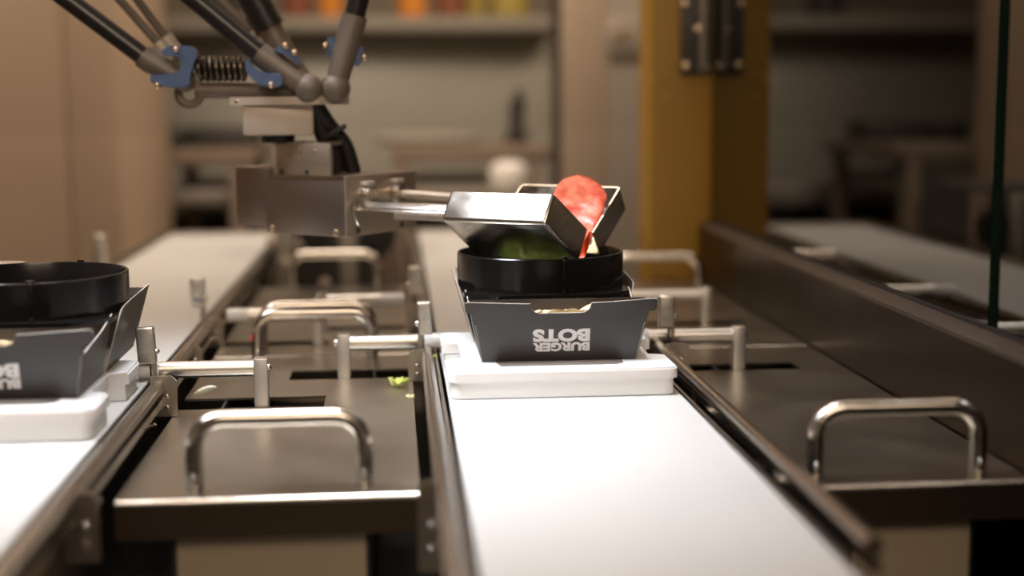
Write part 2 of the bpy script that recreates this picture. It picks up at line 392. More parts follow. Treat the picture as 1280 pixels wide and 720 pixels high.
def handle(xa, xb, y, parent, top=0.0192, r=0.0049, mark=False):
    R = 0.016; pts = [(xa, y, LZ - 0.0005), (xa, y, LZ + 0.012)]
    n = 8
    for k in range(n + 1):
        a = math.pi - (math.pi / 2) * k / n
        pts.append((xa + R + R * math.cos(a), y, top - R + R * math.sin(a)))
    for k in range(n + 1):
        a = math.pi / 2 - (math.pi / 2) * k / n
        pts.append((xb - R + R * math.cos(a), y, top - R + R * math.sin(a)))
    pts += [(xb, y, LZ + 0.012), (xb, y, LZ - 0.0005)]
    bm = B(); tube(bm, pts, r, 18); o = mk('handle', bm, 'polished_steel', parent)
    for x in (xa, xb): screw((x, y - r * 0.9, LZ + 0.0085), (0, -1, 0), 0.0019, o)
    if mark:
        bm = B(); box(bm, (xa - r * 0.85, y - 0.002, 0.000), (0.0014, 0.004, 0.005), None, 0.0006); mk('red_mark', bm, 'marker_red', o)
    return o
def steel_bin(x0, x1, y0, y1, lab, labl, slots, handles, mark=None):
    b = thing('food_bin', ((x0 + x1) / 2, (y0 + y1) / 2, -0.16), lab, 'bin', 'steel food bins under the lids')
    c = (x0 + x1) / 2; hw = (x1 - x0) / 2 - 0.030
    bm = B(); bb(bm, c - hw, c + hw, y0 + 0.012, y0 + 0.014, -0.16, LZ - 0.0022); mk('front_wall', bm, 'bin_steel', b)
    bm = B(); bb(bm, c - hw, c + hw, y1 - 0.014, y1 - 0.012, -0.16, LZ - 0.0022); mk('rear_wall', bm, 'bin_steel', b)
    for s in (-1, 1):
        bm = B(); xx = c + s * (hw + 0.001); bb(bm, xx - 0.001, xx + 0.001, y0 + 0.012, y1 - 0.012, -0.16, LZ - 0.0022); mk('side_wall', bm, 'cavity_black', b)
    bm = B(); bb(bm, c - hw, c + hw, y0 + 0.014, y1 - 0.014, -0.16, -0.055); mk('filling', bm, 'cavity_black', b)  # solid black block, shade of the bin cavity put into its colour
    t = thing('bin_lid', (c, (y0 + y1) / 2, LZ - 0.002), labl, 'lid', 'steel lids on the food bins')
    lid_part(x0, x1, y0, y1, slots, t)
    for (xa, xb, y) in handles: handle(xa, xb, y, t, mark=(mark == y))
    return t
steel_bin(-0.1518, 0.0105, 0.748, 1.168, 'steel food bin between the conveyors under the lid with two slots',
          'slotted steel lid between the conveyors with a lettuce scrap on it',
          [(-0.1518, -0.052, 0.972, 1.008), (-0.083, 0.0105, 1.069, 1.106)], [(-0.1115, -0.0195, 0.766), (-0.1135, -0.0215, 1.150)], mark=1.150)
steel_bin(-0.1518, 0.0105, 1.172, 1.610, 'steel food bin between the conveyors below the robot gripper',
          'steel lid between the conveyors below the robot gripper',
          [(-0.1518, -0.060, 1.226, 1.246), (-0.075, 0.0105, 1.303, 1.323)], [(-0.1135, -0.0215, 1.190), (-0.1165, -0.0215, 1.590)])
steel_bin(0.2210, 0.3480, 0.738, 1.170, 'steel food bin against the brown wall under the dusty lid',
          'dusty steel lid with a bare tube handle against the brown wall',
          [(0.2210, 0.3125, 1.068, 1.097)], [(0.2295, 0.3225, 0.753)])
steel_bin(0.2210, 0.3480, 1.173, 1.600, 'steel food bin against the brown wall beside the yellow pillar',
          'steel lid against the brown wall beside the yellow pillar',
          [(0.2210, 0.325, 1.292, 1.312)], [(0.234, 0.327, 1.515)])
steel_bin(-0.505, -0.3425, 1.10, 1.53, 'steel food bin across the conveyor behind the empty black ring',
          'steel lid with handle across the conveyor behind the empty black ring', [], [(-0.468, -0.374, 1.500)])
# drive unit at the end of the bins
du = thing('drive_unit', (-0.07, 1.75, -0.16), 'dark drive unit with round motor ends behind the far lid', 'motor')
bm = B(); bb(bm, -0.148, 0.004, 1.74, 1.90, -0.16, 0.075, 0.004); mk('housing', bm, 'equipment_dark', du)
for xx, mm in ((-0.134, 'equipment_grey'), (-0.058, 'equipment_grey'), (-0.008, 'frame_tan')):
    bm = B(); bb(bm, xx - 0.011, xx + 0.011, 1.725, 1.74, -0.16, 0.066, 0.003); mk('upright', bm, mm, du)
for xx, zz, rr in ((-0.098, 0.030, 0.018), (-0.020, 0.028, 0.020)):
    bm = B(); tube(bm, [(xx, 1.745, zz), (xx, 1.715, zz)], rr, 24); mk('motor_end', bm, 'cavity_black', du)
for px, py in ((355, 332), (405, 358), (338, 305), (375, 308)):
    q = P(px, py, 1.70); screw((q.x, 1.725, q.z), (0, -1, 0), 0.008, du, 'robot_cream')
# ------------------------------------------------------------------ clamping pins
def pin(tip_x, tube_x0, post_x, y, label, tip_len=0.018, z=0.0068, post_z0=-0.05):
    s = 1 if post_x > tube_x0 else -1          # direction from tip to post
    t = thing('clamp_pin', (post_x, y, LZ), label, 'clamp')
    ps = post_x
    bm = B(); bb(bm, ps - 0.0048, ps + 0.0048, y - 0.0055, y + 0.0055, post_z0, 0.0138, 0.0006); mk('post', bm, 'aluminium', t)
    bm = B(); tube(bm, [(tube_x0, y, z), (ps - s * 0.0048, y, z)], 0.0058, 24); mk('barrel', bm, 'aluminium', t)
    bm = B(); tube(bm, [(tip_x, y, z), (tip_x + s * 0.0006, y, z), (tube_x0 - s * 0.0006, y, z), (tube_x0, y, z)], [0.0052, 0.0060, 0.0060, 0.0056], 24); mk('tip', bm, 'tip_white', t)
    o = screw((ps + s * 0.0048, y, z), (s, 0, 0), 0.0030, t, 'screw_steel', 0.9)
    return t
pin(-0.178, -0.1635, -0.0947, 0.980, 'bright steel clamp pin with upright post beside the cut onion sliver')
pin(0.0405, 0.0185, -0.0412, 1.075, 'steel clamp pin gripping the tray beside the lettuce scrap')
pin(0.1700, 0.1935, 0.2640, 1.075, 'steel clamp pin gripping the tray from the dusty lid')
pin(-0.1460, -0.1280, -0.069, 1.226, 'white tipped clamp pin behind the pair of handles')
pin(0.0062, -0.0145, -0.069, 1.303, 'pulled back clamp pin with white tip under the robot gripper')
pin(0.1960, 0.2180, 0.2885, 1.300, 'steel clamp pin in front of the handle by the yellow pillar')
# ------------------------------------------------------------------ paddles
def paddle(x0, y, label, mirror=False, zt=0.0378, zb=0.0125, tilt=0.0, mark=False, w=0.0125, sb=-0.004):
    s = -1 if mirror else 1
    t = thing('guide_paddle', (x0, y, sb), label, 'paddle')
    # folded sheet: broad face, narrow side face
    bm = B(); box(bm, (x0, y, (zt + zb) / 2), (w, 0.0062, zt - zb), Matrix.Rotation(tilt, 4, 'Y'), 0.0014, 3); o = mk('pad', bm, 'zinc', t)
    xs = x0 + s * w * 0.36
    bm = B(); prism(bm, [(-0.0022, zb + 0.001), (0.0020, zb + 0.001), (0.0020, sb), (0.0006, sb)] if s > 0 else [(-0.0020, zb + 0.001), (0.0022, zb + 0.001), (-0.0006, sb), (-0.0020, sb)],
                      (xs, y - 0.001, 0), (1, 0, 0), (0, 0, 1), (0, 0.002, 0)); mk('stem', bm, 'bracket_steel', t)
    bm = B(); box(bm, (xs - s * 0.0022, y + 0.0015, zb - 0.004), (0.0012, 0.003, 0.011)); mk('spring_strip', bm, 'cavity_black', t)
    screw((x0 + s * w * 0.5, y, zb + 0.0085), (s, 0, 0), 0.0020, t, 'screw_steel', 1.4)
    if mark:
        bm = B(); box(bm, (x0 + 0.0005, y - 0.0032, zb + 0.007), (0.0075, 0.0004, 0.0016), Matrix.Rotation(0.25, 4, 'Y')); mk('pen_mark', bm, 'marker_blue', t)
    return t
paddle(-0.1712, 0.974, 'worn steel paddle on its stem next to the brightest clamp pin', tilt=-0.05, sb=0.0)
paddle(-0.1715, 1.235, 'steel paddle with a blue pen mark', mark=True, zt=0.0392)
paddle(0.0207, 1.060, 'steel paddle standing by the lettuce scrap', mirror=True, zt=0.0395, zb=0.0145, tilt=-0.06, w=0.0105, sb=-0.0195)
paddle(0.0170, 1.300, 'steel paddle behind the pulled back clamp pin', mirror=True)
paddle(0.2045, 1.060, 'steel paddle next to the box corner on the dusty lid side', zt=0.0410, zb=0.0160, w=0.0120, sb=0.0058)
paddle(-0.3310, 1.62, 'dark steel paddle on the conveyor edge in front of the beige cabinet', mirror=True, zt=0.042, zb=0.008)
# ------------------------------------------------------------------ trays
def tray(cx, y0, label):
    w = 0.0745; D = 0.155
    t = thing('carrier_tray', (cx, y0 + D / 2, 0), label, 'tray', 'white plastic carrier trays')
    nt = 0.0125
    def outline(ins, yo, r=0.007):
        a = w - ins; y1 = y0 + yo; y2 = y0 + D - yo
        pts = []
        def arc(cx_, cy_, r_, a0, a1):
            for k in range(5):
                q = math.radians(a0 + (a1 - a0) * k / 4); pts.append((cx_ + r_ * math.cos(q), cy_ + r_ * math.sin(q)))
        arc(cx - a + r, y1 + r, r, 180, 270); arc(cx + a - r, y1 + r, r, 270, 360)
        pts.append((cx + a, y0 + 0.047)); pts.append((cx + a - nt, y0 + 0.049)); pts.append((cx + a - nt, y0 + D - 0.049)); pts.append((cx + a, y0 + D - 0.047))
        arc(cx + a - r, y2 - r, r, 0, 90); arc(cx - a + r, y2 - r, r, 90, 180)
        pts.append((cx - a, y0 + D - 0.047)); pts.append((cx - a + nt, y0 + D - 0.049)); pts.append((cx - a + nt, y0 + 0.049)); pts.append((cx - a, y0 + 0.047))
        return pts
    bm = B(); prism(bm, outline(0, 0), (0, 0, 0.0112), (1, 0, 0), (0, 1, 0), (0, 0, 0.0073))
    ee = [e for e in bm.edges if abs(e.verts[0].co.z - 0.0185) < 1e-5 and abs(e.verts[1].co.z - 0.0185) < 1e-5]
    bmesh.ops.bevel(bm, geom=ee, offset=0.0012, segments=2, affect='EDGES'); mk('top_plate', bm, 'tray_white', t, 50)
    bm = B(); prism(bm, outline(0.0022, 0.0012), (0, 0, 0.0006), (1, 0, 0), (0, 1, 0), (0, 0, 0.0106)); mk('foot_plate', bm, 'tray_white', t, 50)
    bm = B(); prism(bm, rrect(cx - 0.060, cx - 0.038, y0 + 0.004, y0 + 0.014, 0.001), (0, 0, 0.0185), (1, 0, 0), (0, 1, 0), (0, 0, 0.0002)); mk('sticker', bm, 'tray_white', t)
    return t
TY = 0.888
tray(0.1055, TY, 'white plastic carrier tray under the box being filled')
tray(-0.2465, 0.802, 'white plastic carrier tray gripped by the brightest clamp pin')
# ------------------------------------------------------------------ burger boxes
def card(name, bm, parent, th=0.0005):
    """double-sided card: dark print outside, brown inside, pale cut edge"""
    bmesh.ops.recalc_face_normals(bm, faces=bm.faces[:])
    return mk(name, bm, None, parent, 40, ['card_black', 'card_inner', 'card_edge'])
def sheet(pts_out, inward, th=0.0007):
    """planar polygon of 3-D points, given thickness along `inward`; materials by face"""
    bm = B(); d = Vector(inward).normalized() * th
    a = [bm.verts.new(p) for p in pts_out]; b = [bm.verts.new(Vector(p) + d) for p in pts_out]
    f = bm.faces.new(a); f.material_index = 0
    f = bm.faces.new(b[::-1]); f.material_index = 1
    n = len(a)
    for i in range(n):
        f = bm.faces.new((a[i], a[(i + 1) % n], b[(i + 1) % n], b[i])); f.material_index = 2
    return bm
def text_mesh(body, height, width, off):
    cu = bpy.data.curves.new('txt', 'FONT'); cu.body = body; cu.size = 1; cu.offset = off; cu.extrude = 0.0; cu.resolution_u = 4
    cu.space_character = 1.02
    ob = bpy.data.objects.new('txt', cu); COL.objects.link(ob)
    bpy.context.view_layer.update()
    dg = bpy.context.evaluated_depsgraph_get(); me = bpy.data.meshes.new_from_object(ob.evaluated_get(dg))
    bpy.data.objects.remove(ob); bpy.data.curves.remove(cu)
    xs = [v.co.x for v in me.vertices]; ys = [v.co.y for v in me.vertices]
    sx = width / (max(xs) - min(xs)); sy = height / (max(ys) - min(ys))
    for v in me.vertices: v.co = ((v.co.x - min(xs)) * sx, (v.co.y - min(ys)) * sy, 0)
    return me
def burger_box(cx, yf, label, zf=0.0187):
    t = thing('burger_box', (cx, yf + 0.07, zf), label, 'box', 'black cardboard food boxes')
    hb, ht = 0.0512, 0.0600       # half widths at bottom and at rim
    H = 0.0412; lean = 0.0095; zt = zf + H; D = 0.174
    # base
    bm = sheet([(cx - hb, yf, zf), (cx + hb, yf, zf), (cx + hb, yf + D, zf), (cx - hb, yf + D, zf)], (0, 0, 1)); card('base', bm, t)
    # front wall with ears and thumb notch, leaning outwards
    def fr(x, s): return Vector((cx + x, yf - lean * s, zf + H * s))
    pts = [fr(-hb, 0), fr(hb, 0), fr(ht - 0.0016, 0.80)]
    for x, s in ((ht + 0.0020, 0.81), (ht + 0.0030, 0.83), (ht + 0.0036, 0.87), (ht + 0.0036, 0.97), (ht + 0.0028, 1.00), (ht + 0.0012, 1.012)): pts.append(fr(x, s))
    pts += [fr(0.030, 0.965), fr(0.0203, 0.958)]
    for k in range(7):
        a = math.radians(0 - 90 * k / 6); pts.append(fr(0.0125 + 0.0072 * math.cos(a), 0.923 + 0.0052 / H * math.sin(a)))
    for k in range(7):
        a = math.radians(-90 - 90 * k / 6); pts.append(fr(-0.0125 + 0.0072 * math.cos(a), 0.923 + 0.0052 / H * math.sin(a)))
    pts += [fr(-0.0201, 0.958), fr(-0.030, 0.965), fr(-ht - 0.0006, 1.0), fr(-ht - 0.0022, 0.985), fr(-ht - 0.0026, 0.95), fr(-ht - 0.0024, 0.86), fr(-ht - 0.0010, 0.82), fr(-ht + 0.0016, 0.80)]
    bm = sheet(pts, (0, 1, 0.2)); front = card('front_wall', bm, t)
    bm = sheet([(cx - 0.0505, yf + 0.0015, zf + 0.0008), (cx + 0.0505, yf + 0.0015, zf + 0.0008), (cx + 0.0570, yf + 0.0005, zt - 0.0002), (cx - 0.0570, yf + 0.0005, zt - 0.0002)], (0, 1, 0)); o = card('inner_flap', bm, t)
    for p in o.data.polygons: p.material_index = 1
    # front tab lying on the tray
    z = zf + 0.0001
    bm = sheet([(cx - 0.042, yf, z), (cx - 0.040, yf - 0.016, z), (cx + 0.036, yf - 0.016, z), (cx + 0.041, yf - 0.011, z), (cx + 0.0415, yf, z)][::-1], (0, 0, -1), 0.0003)
    o = card('front_tab', bm, t); o.data.materials[1] = MATS['card_kraft']
    for p in o.data.polygons: p.material_index = 1
    # side walls: a front panel with a sweeping top edge, then a taller rear panel
    for s in (-1, 1):
        def sd(y, q, e=0.0): return Vector((cx + s * (hb + (ht - hb - 0.001) * q + e + (0.0035 * q if y > 0.0765 else 0)), yf + y - lean * q * max(0, 1 - y / 0.05), zf + H * q))
        pts = [sd(0.0, 0), sd(0.071, 0), sd(0.0745, 0.93), sd(0.068, 0.90), sd(0.060, 0.84), sd(0.046, 0.77), sd(0.030, 0.71), sd(0.012, 0.67), sd(0.0, 0.62)]
        bm = sheet(pts, (-s, 0, 0)); card('side_panel', bm, t)
        pts = [sd(0.077, 0, 0.001), sd(D, 0, 0.001), sd(D + 0.006, 1.06, 0.001), sd(0.112, 1.03, 0.001), sd(0.088, 1.00, 0.001), sd(0.082, 0.97, 0.001), sd(0.0795, 0.90, 0.001)]
        bm = sheet(pts, (-s, 0, 0)); card('rear_side_panel', bm, t)
    bm = sheet([(cx - hb, yf + D, zf), (cx + hb, yf + D, zf), (cx + ht, yf + D + 0.007, zt), (cx - ht, yf + D + 0.007, zt)], (0, -1, 0)); card('rear_wall', bm, t)
    # upside-down printed words on the front wall
    up = Vector((0, -lean, H)).normalized(); nrm = Vector((0, -H, -lean)).normalized()
    off = Vector(front['_o'])
    for body, hh, s_top in (('BOTS', 0.0092, 0.0135), ('BURGER', 0.0063, 0.0068)):
        wdt = 0.0378
        me = text_mesh(body, hh, wdt, 0.055)
        org = Vector((cx + 0.0008 + wdt / 2, yf, zf)) + up * s_top + nrm * 0.00025
        for v in me.vertices: v.co = org - Vector((1, 0, 0)) * v.co.x - up * v.co.y - off + up * hh
        me.materials.append(MATS['print_white'])
        o = bpy.data.objects.new('lettering', me); COL.objects.link(o); o.parent = front; o['_o'] = tuple(off)
    return t
burger_box(0.1060, 0.9185, 'black cardboard box with upside down white print below the tomato scoops')
burger_box(-0.2385, 0.8345, 'black cardboard box with flared side panels beside the brightest clamp pin')
# ------------------------------------------------------------------ black filling rings
def fill_ring(cx, cy, label, seams, z0=0.0530):
    t = thing('filling_ring', (cx, cy, z0), label, 'ring', 'black plastic filling rings')
    R, th = 0.0606, 0.0022
    bm = B(); lathe(bm, [(R, z0 + 0.003), (R, z0 + 0.0262), (R - 0.0006, z0 + 0.0270), (R - th + 0.0004, z0 + 0.0270), (R - th, z0 + 0.0262), (R - th, z0)], (cx, cy, 0), 96, True)
    body = mk('ring_wall', bm, 'ring_black', t)
    bm = B(); n = 64; prof = []
    # flange: broad rounded plate with a round hole
    outer = []; inner = []
    for k in range(n):
        a = 2 * math.pi * k / n; c, s = math.cos(a), math.sin(a)
        m = min(0.0590 / max(abs(c), 1e-6), 0.066 / max(abs(s), 1e-6)); m = min(m, 0.075)
        outer.append((m * c, m * s)); inner.append(((R - 0.012) * c, (R - 0.012) * s))
    lay = [[bm.verts.new((cx + x, cy + y, z)) for x, y in pl] for pl, z in ((outer, z0), (outer, z0 + 0.0030), (inner, z0 + 0.0034), (inner, z0))]
    for q in range(4):
        a, b = lay[q], lay[(q + 1) % 4]
        for k in range(n): bm.faces.new((a[k], a[(k + 1) % n], b[(k + 1) % n], b[k]))
    mk('flange', bm, 'ring_black', t)
    for ang in seams:
        a = math.radians(ang); c, s = math.cos(a), math.sin(a)
        bm = B(); box(bm, (cx + (R - 0.0003) * c, cy + (R - 0.0003) * s, z0 + 0.0150), (0.0016, 0.0040, 0.0235), rotz(a), 0.0005); mk('seam_rib', bm, 'ring_black', t)
        bm = B(); box(bm, (cx + (R - 0.001) * c, cy + (R - 0.001) * s, z0 + 0.0276), (0.0016, 0.005, 0.0018), rotz(a), 0.0005); mk('rim_nib', bm, 'ring_black', t)
    return t
fill_ring(0.1048, 1.030, 'black plastic filling ring below the tilted scoops', [-79])
fill_ring(-0.2370, 0.946, 'empty black plastic filling ring with its inside wall showing', [-78, 72])
# torn bread pressed between the front wall and the inner flap, lettuce bed in the ring
def bread(cx, yf, label):
    bm = B(); bb(bm, cx - 0.021, cx + 0.021, yf - 0.0042, yf - 0.0002, 0.0420, 0.0526)
    bmesh.ops.subdivide_edges(bm, edges=bm.edges[:], cuts=14, use_grid_fill=True)
    for v in bm.verts:
        q = v.co * 420; f = max(0, (v.co.z - 0.045) / 0.0065)
        v.co.z += f * (0.0022 * noise.noise(q * 0.45) + 0.0012 * noise.noise(q) + 0.0010 * (v.co.x - cx) / 0.021 * abs((v.co.x - cx) / 0.021))
        v.co.y += f * 0.0006 * noise.noise(q + Vector((7, 1, 3)))
    return tag(mk('bread_piece', bm, 'crumb'), label, 'bread')
bread(0.1060, 0.9185, 'torn crumbly bread showing in the notch of the box under the tomato')
bread(-0.2385, 0.8345, 'torn crumbly bread in the notch of the box beside the brightest clamp pin')
# ------------------------------------------------------------------ robot with gripper
PHI = math.radians(35)
AX = Vector((math.cos(PHI), -math.sin(PHI), 0)); HX = Vector((math.sin(PHI), math.cos(PHI), 0)); UZ = Vector((0, 0, 1))
OC = Vector((0.0985, 0.985, 0))
KS = 1.04
def S(v): return CAM + (Vector(v) - CAM) * KS
OC0 = OC; OC = S(OC0); OC.z = 0
def G(a, h, z): return S(OC0 + AX * a + HX * h + UZ * z)
rob = thing('delta_robot', (-0.0895, 1.144, 0.19), 'delta robot with blue clamps carrying a steel gripper and two tilted scoops', 'robot')
def obox(bm, a0, a1, h0, h1, z0, z1, bev=0.0):
    c = G((a0 + a1) / 2, (h0 + h1) / 2, (z0 + z1) / 2)
    box(bm, c, (abs(a1 - a0) * KS, abs(h1 - h0) * KS, abs(z1 - z0) * KS), rotz(-PHI), bev)
AF = -0.1425
bm = B(); obox(bm, AF - 0.074, AF, -0.0325, 0.058, 0.0908, 0.1345, 0.0008); hous = mk('gripper_housing', bm, 'housing_steel', rob)
bm = B(); obox(bm, AF, AF + 0.0012, -0.0328, 0.0583, 0.0905, 0.1350, 0.0004); fp = mk('face_plate', bm, 'housing_face', hous)
bm = B(); obox(bm, AF - 0.074, AF, -0.0330, -0.0325, 0.1325, 0.1350); mk('edge_strip', bm, 'polished_steel', hous)
bm = B(); obox(bm, AF - 0.108, AF - 0.074, -0.0270, 0.050, 0.0955, 0.1400, 0.001); mk('motor_cover', bm, 'housing_steel', rob)
for a, z in ((AF - 0.068, 0.0945), (AF - 0.008, 0.0935)): screw(G(a, -0.0330, z), -HX, 0.0030, hous, 'brass')
for h, z in ((-0.018, 0.0945), (0.038, 0.0945), (0.052, 0.0990)): screw(G(AF + 0.0012, h, z), AX, 0.0024, fp, 'equipment_dark')
for h in (-0.010, 0.028):
    bm = B(); tube(bm, [G(AF + 0.001, h, 0.1205), G(AF + 0.004, h, 0.1205), G(AF + 0.0045, h, 0.1205), G(AF + 0.010, h, 0.1205)], [0.0082, 0.0082, 0.0072, 0.0072], 24); o = mk('rotary_joint', bm, 'polished_steel', hous)
    bm = B(); obox(bm, AF + 0.001, AF + 0.008, h - 0.005, h + 0.005, 0.1272, 0.1305, 0.0008); mk('clip', bm, 'robot_cream', o)
# lever arms to the scoops
bm = B(); obox(bm, AF + 0.002, -0.040, -0.0285, -0.0215, 0.1115, 0.1130, 0.0003); arm = mk('lever_arm', bm, 'polished_steel', rob)
obm = B(); box(obm, G(-0.090, -0.0262, 0.1135), (0.100, 0.0012, 0.0081), rotz(-PHI) @ Matrix.Rotation(math.radians(-38), 4, 'X'), 0.0003); mk('arm_flange', obm, 'polished_steel', arm)
obm = B(); obox(obm, -0.1345, -0.1325, -0.030, -0.020, 0.1105, 0.1185, 0.0004); mk('arm_end', obm, 'polished_steel', arm)
bm = B(); tube(bm, [G(AF + 0.008, 0.028, 0.1190), G(-0.035, 0.026, 0.1160)], 0.0035, 14); mk('lever_rod', bm, 'housing_face', rob)
bm = B(); obox(bm, AF + 0.03, -0.040, -0.014, -0.010, 0.1035, 0.1085, 0.0005); mk('lever_arm', bm, 'housing_face', rob)
bm = B(); tube(bm, [G(AF + 0.006, -0.032, 0.114), G(AF + 0.008, -0.031, 0.106), G(AF + 0.008, -0.027, 0.100), G(AF + 0.004, -0.020, 0.0975)], 0.0009, 8); mk('wire_loop', bm, 'polished_steel', rob)
# scoops: open-topped, open-fronted pans in sheet steel
def scoop(T, Lf, Rr, Bt, a0, a1, name='scoop'):
    """T/Lf: rear wall top and bottom, Rr/Bt: front lip top and bottom, as (h,z)"""
    bm = B()
    v = {}
    for k, (h, z) in (('T', T), ('L', Lf), ('R', Rr), ('B', Bt)):
        for i, a in enumerate((a0, a1)): v[k + str(i)] = bm.verts.new(G(a, h, z))
    bm.faces.new((v['T0'], v['T1'], v['L1'], v['L0'])); bm.faces.new((v['L0'], v['L1'], v['B1'], v['B0']))
    bm.faces.new((v['T0'], v['L0'], v['B0'], v['R0'])); bm.faces.new((v['T1'], v['R1'], v['B1'], v['L1']))
    bmesh.ops.recalc_face_normals(bm, faces=bm.faces[:])
    ee = [e for e in bm.edges if len(e.link_faces) == 2]
    bmesh.ops.bevel(bm, geom=ee, offset=0.0028, segments=3, profile=0.5, affect='EDGES')
    ctr = G((a0 + a1) / 2, (T[0] + Bt[0]) / 2, (T[1] + Bt[1]) / 2)
    solid(bm, 0.0012)
    return mk(name, bm, 'polished_steel', rob, 40)
scoop((-0.0496, 0.1280), (-0.0620, 0.1095), (-0.0030, 0.1015), (-0.0165, 0.0805), -0.0405, 0.0405)
scoop((0.0490, 0.1275), (0.0600, 0.1105), (0.0060, 0.0985), (0.0175, 0.0822), -0.0405, 0.0405)
# wrist: bracket, shaft, cream block, platform
bm = B(); obox(bm, AF - 0.074, AF - 0.022, -0.020, -0.016, 0.1345, 0.1580, 0.0006); wb = mk('wrist_bracket', bm, 'housing_face', rob)
bm = B(); obox(bm, AF - 0.0760, AF - 0.0735, -0.022, 0.026, 0.1345, 0.1580, 0.0006); mk('bracket_side', bm, 'robot_cream', wb)
bm = B(); obox(bm, AF - 0.074, AF - 0.034, -0.018, 0.012, 0.1560, 0.1590, 0.0006); mk('bracket_top', bm, 'housing_face', wb)
for a, z, mm in ((AF - 0.050, 0.1525, 'brass'), (AF - 0.036, 0.1525, 'brass'), (AF - 0.066, 0.146, 'screw_steel'), (AF - 0.068, 0.137, 'equipment_dark'), (AF - 0.044, 0.137, 'equipment_dark')):
    screw(G(a, -0.020, z), -HX, 0.0021, wb, mm)
RC = Vector((-0.086, 1.10, 0))
bm = B(); lathe(bm, [(0.0130, S((0, 0, 0.1585)).z), (0.0130, S((0, 0, 0.1660)).z)], (-0.0915, 1.144, 0), 28); mk('wrist_shaft', bm, 'cable_black', rob)
bm = B(); box(bm, S((-0.086, 1.10, 0.1755)), (0.054, 0.050, 0.0234), None, 0.002); mk('wrist_block', bm, 'robot_cream', rob)
bm = B(); prism(bm, [(x * KS, y * KS) for x, y in ((-0.121, 1.075), (-0.055, 1.066), (-0.033, 1.085), (-0.050, 1.140), (-0.118, 1.140))], (0, 0, S((0, 0, 0.1868)).z), (1, 0, 0), (0, 1, 0), (0, 0, 0.0062)); plat = mk('platform', bm, 'robot_cream', rob)
q = P(297, 127, 1.117); screw((q.x, 1.119, q.z), (0, -1, 0), 0.0032, plat, 'screw_steel')
# parallel rods, sockets and ball ends
def rod(pts_px, y, r_rod, r_sock, up_to, ball, rb, depth_up):
    """pts: photo pixels of rod top, rod/socket seam, ball; rod carried on upwards to an elbow"""
    a, s, b = [P(*p, y) for p in pts_px]
    b = P(*ball, y - 0.004) if ball else b
    e = Vector(up_to)
    d = (a - s).normalized()
    bm = B(); tube(bm, [s - d * 0.004, s + d * 0.02, a, a + d * 0.05, e], r_rod, 18); ro = mk('rod', bm, 'rod_black', rob)
    bm = B(); tube(bm, [s + d * 0.006, s, s.lerp(b, 0.5), b], [r_sock * 0.98, r_sock, r_sock * 0.95, r_sock * 0.85], 20); so = mk('socket', bm, 'socket_grey', rob)
    bm = B(); bmesh.ops.create_uvsphere(bm, u_segments=20, v_segments=12, radius=rb, matrix=Matrix.Translation(b)); mk('ball_end', bm, 'socket_grey', so)
    return ro, so
YR = 1.128
E1 = (-0.62, 1.12, 0.565); E2 = (-0.54, 1.12, 0.565)
rod([(85, 0), (186, 76), (228, 100)], YR, 0.0074, 0.0092, E1, (230, 100), 0.0095, 0)
rod([(244, 0), (331, 72), (385, 112)], YR - 0.012, 0.0078, 0.0096, E2, (386, 110), 0.0112, 0)
rod([(448, 0), (441, 29), (420, 108)], YR - 0.008, 0.0082, 0.0100, (0.06, 0.98, 0.58), (419, 110), 0.0118, 0)
rod([(318, 0), (334, 30), (372, 95)], YR + 0.045, 0.0125, 0.0100, (-0.22, 1.35, 0.58), (374, 96), 0.0090, 0)
for pa, pb in (((150, 0), (210, 68)), ((172, 0), (218, 62)), ((275, 0), (330, 52))):
    a, b = P(*pa, YR + 0.05), P(*pb, YR + 0.05); d = (a - b).normalized()
    bm = B(); tube(bm, [b, a, a + d * 0.3], 0.0034, 12); ro = mk('thin_rod', bm, 'socket_grey', rob)
    bm = B(); tube(bm, [b - d * 0.004, b + d * 0.012], 0.0062, 14); mk('rod_ferrule', bm, 'robot_cream', ro)
# cross bar under the spring, with a ring eye
q0, q1 = P(245, 113, YR), P(372, 114, YR - 0.005)
bm = B(); tube(bm, [q0, q1], 0.0062, 16); cb = mk('cross_bar', bm, 'socket_grey', rob)
q = P(237, 117, YR - 0.002); pts = [(q.x + 0.0085 * math.cos(2 * math.pi * k / 20), q.y, q.z + 0.0085 * math.sin(2 * math.pi * k / 20)) for k in range(21)]
bm = B(); tube(bm, pts, 0.0034, 10); mk('eye', bm, 'socket_grey', cb)
# coil spring between the clamps
q0, q1 = P(246, 86, YR), P(306, 86, YR - 0.006); n = 8
pts = []
for k in range(n * 14 + 1):
    a = 2 * math.pi * k / 14; f = k / (n * 14)
    p = q0.lerp(q1, f); pts.append((p.x, p.y + 0.0082 * math.cos(a), p.z + 0.0082 * math.sin(a)))
bm = B(); tube(bm, pts, 0.0019, 8); sp = mk('spring', bm, 'spring_dark', rob)
bm = B(); tube(bm, [q0, q1], 0.0052, 14); mk('spring_core', bm, 'rod_black', sp)
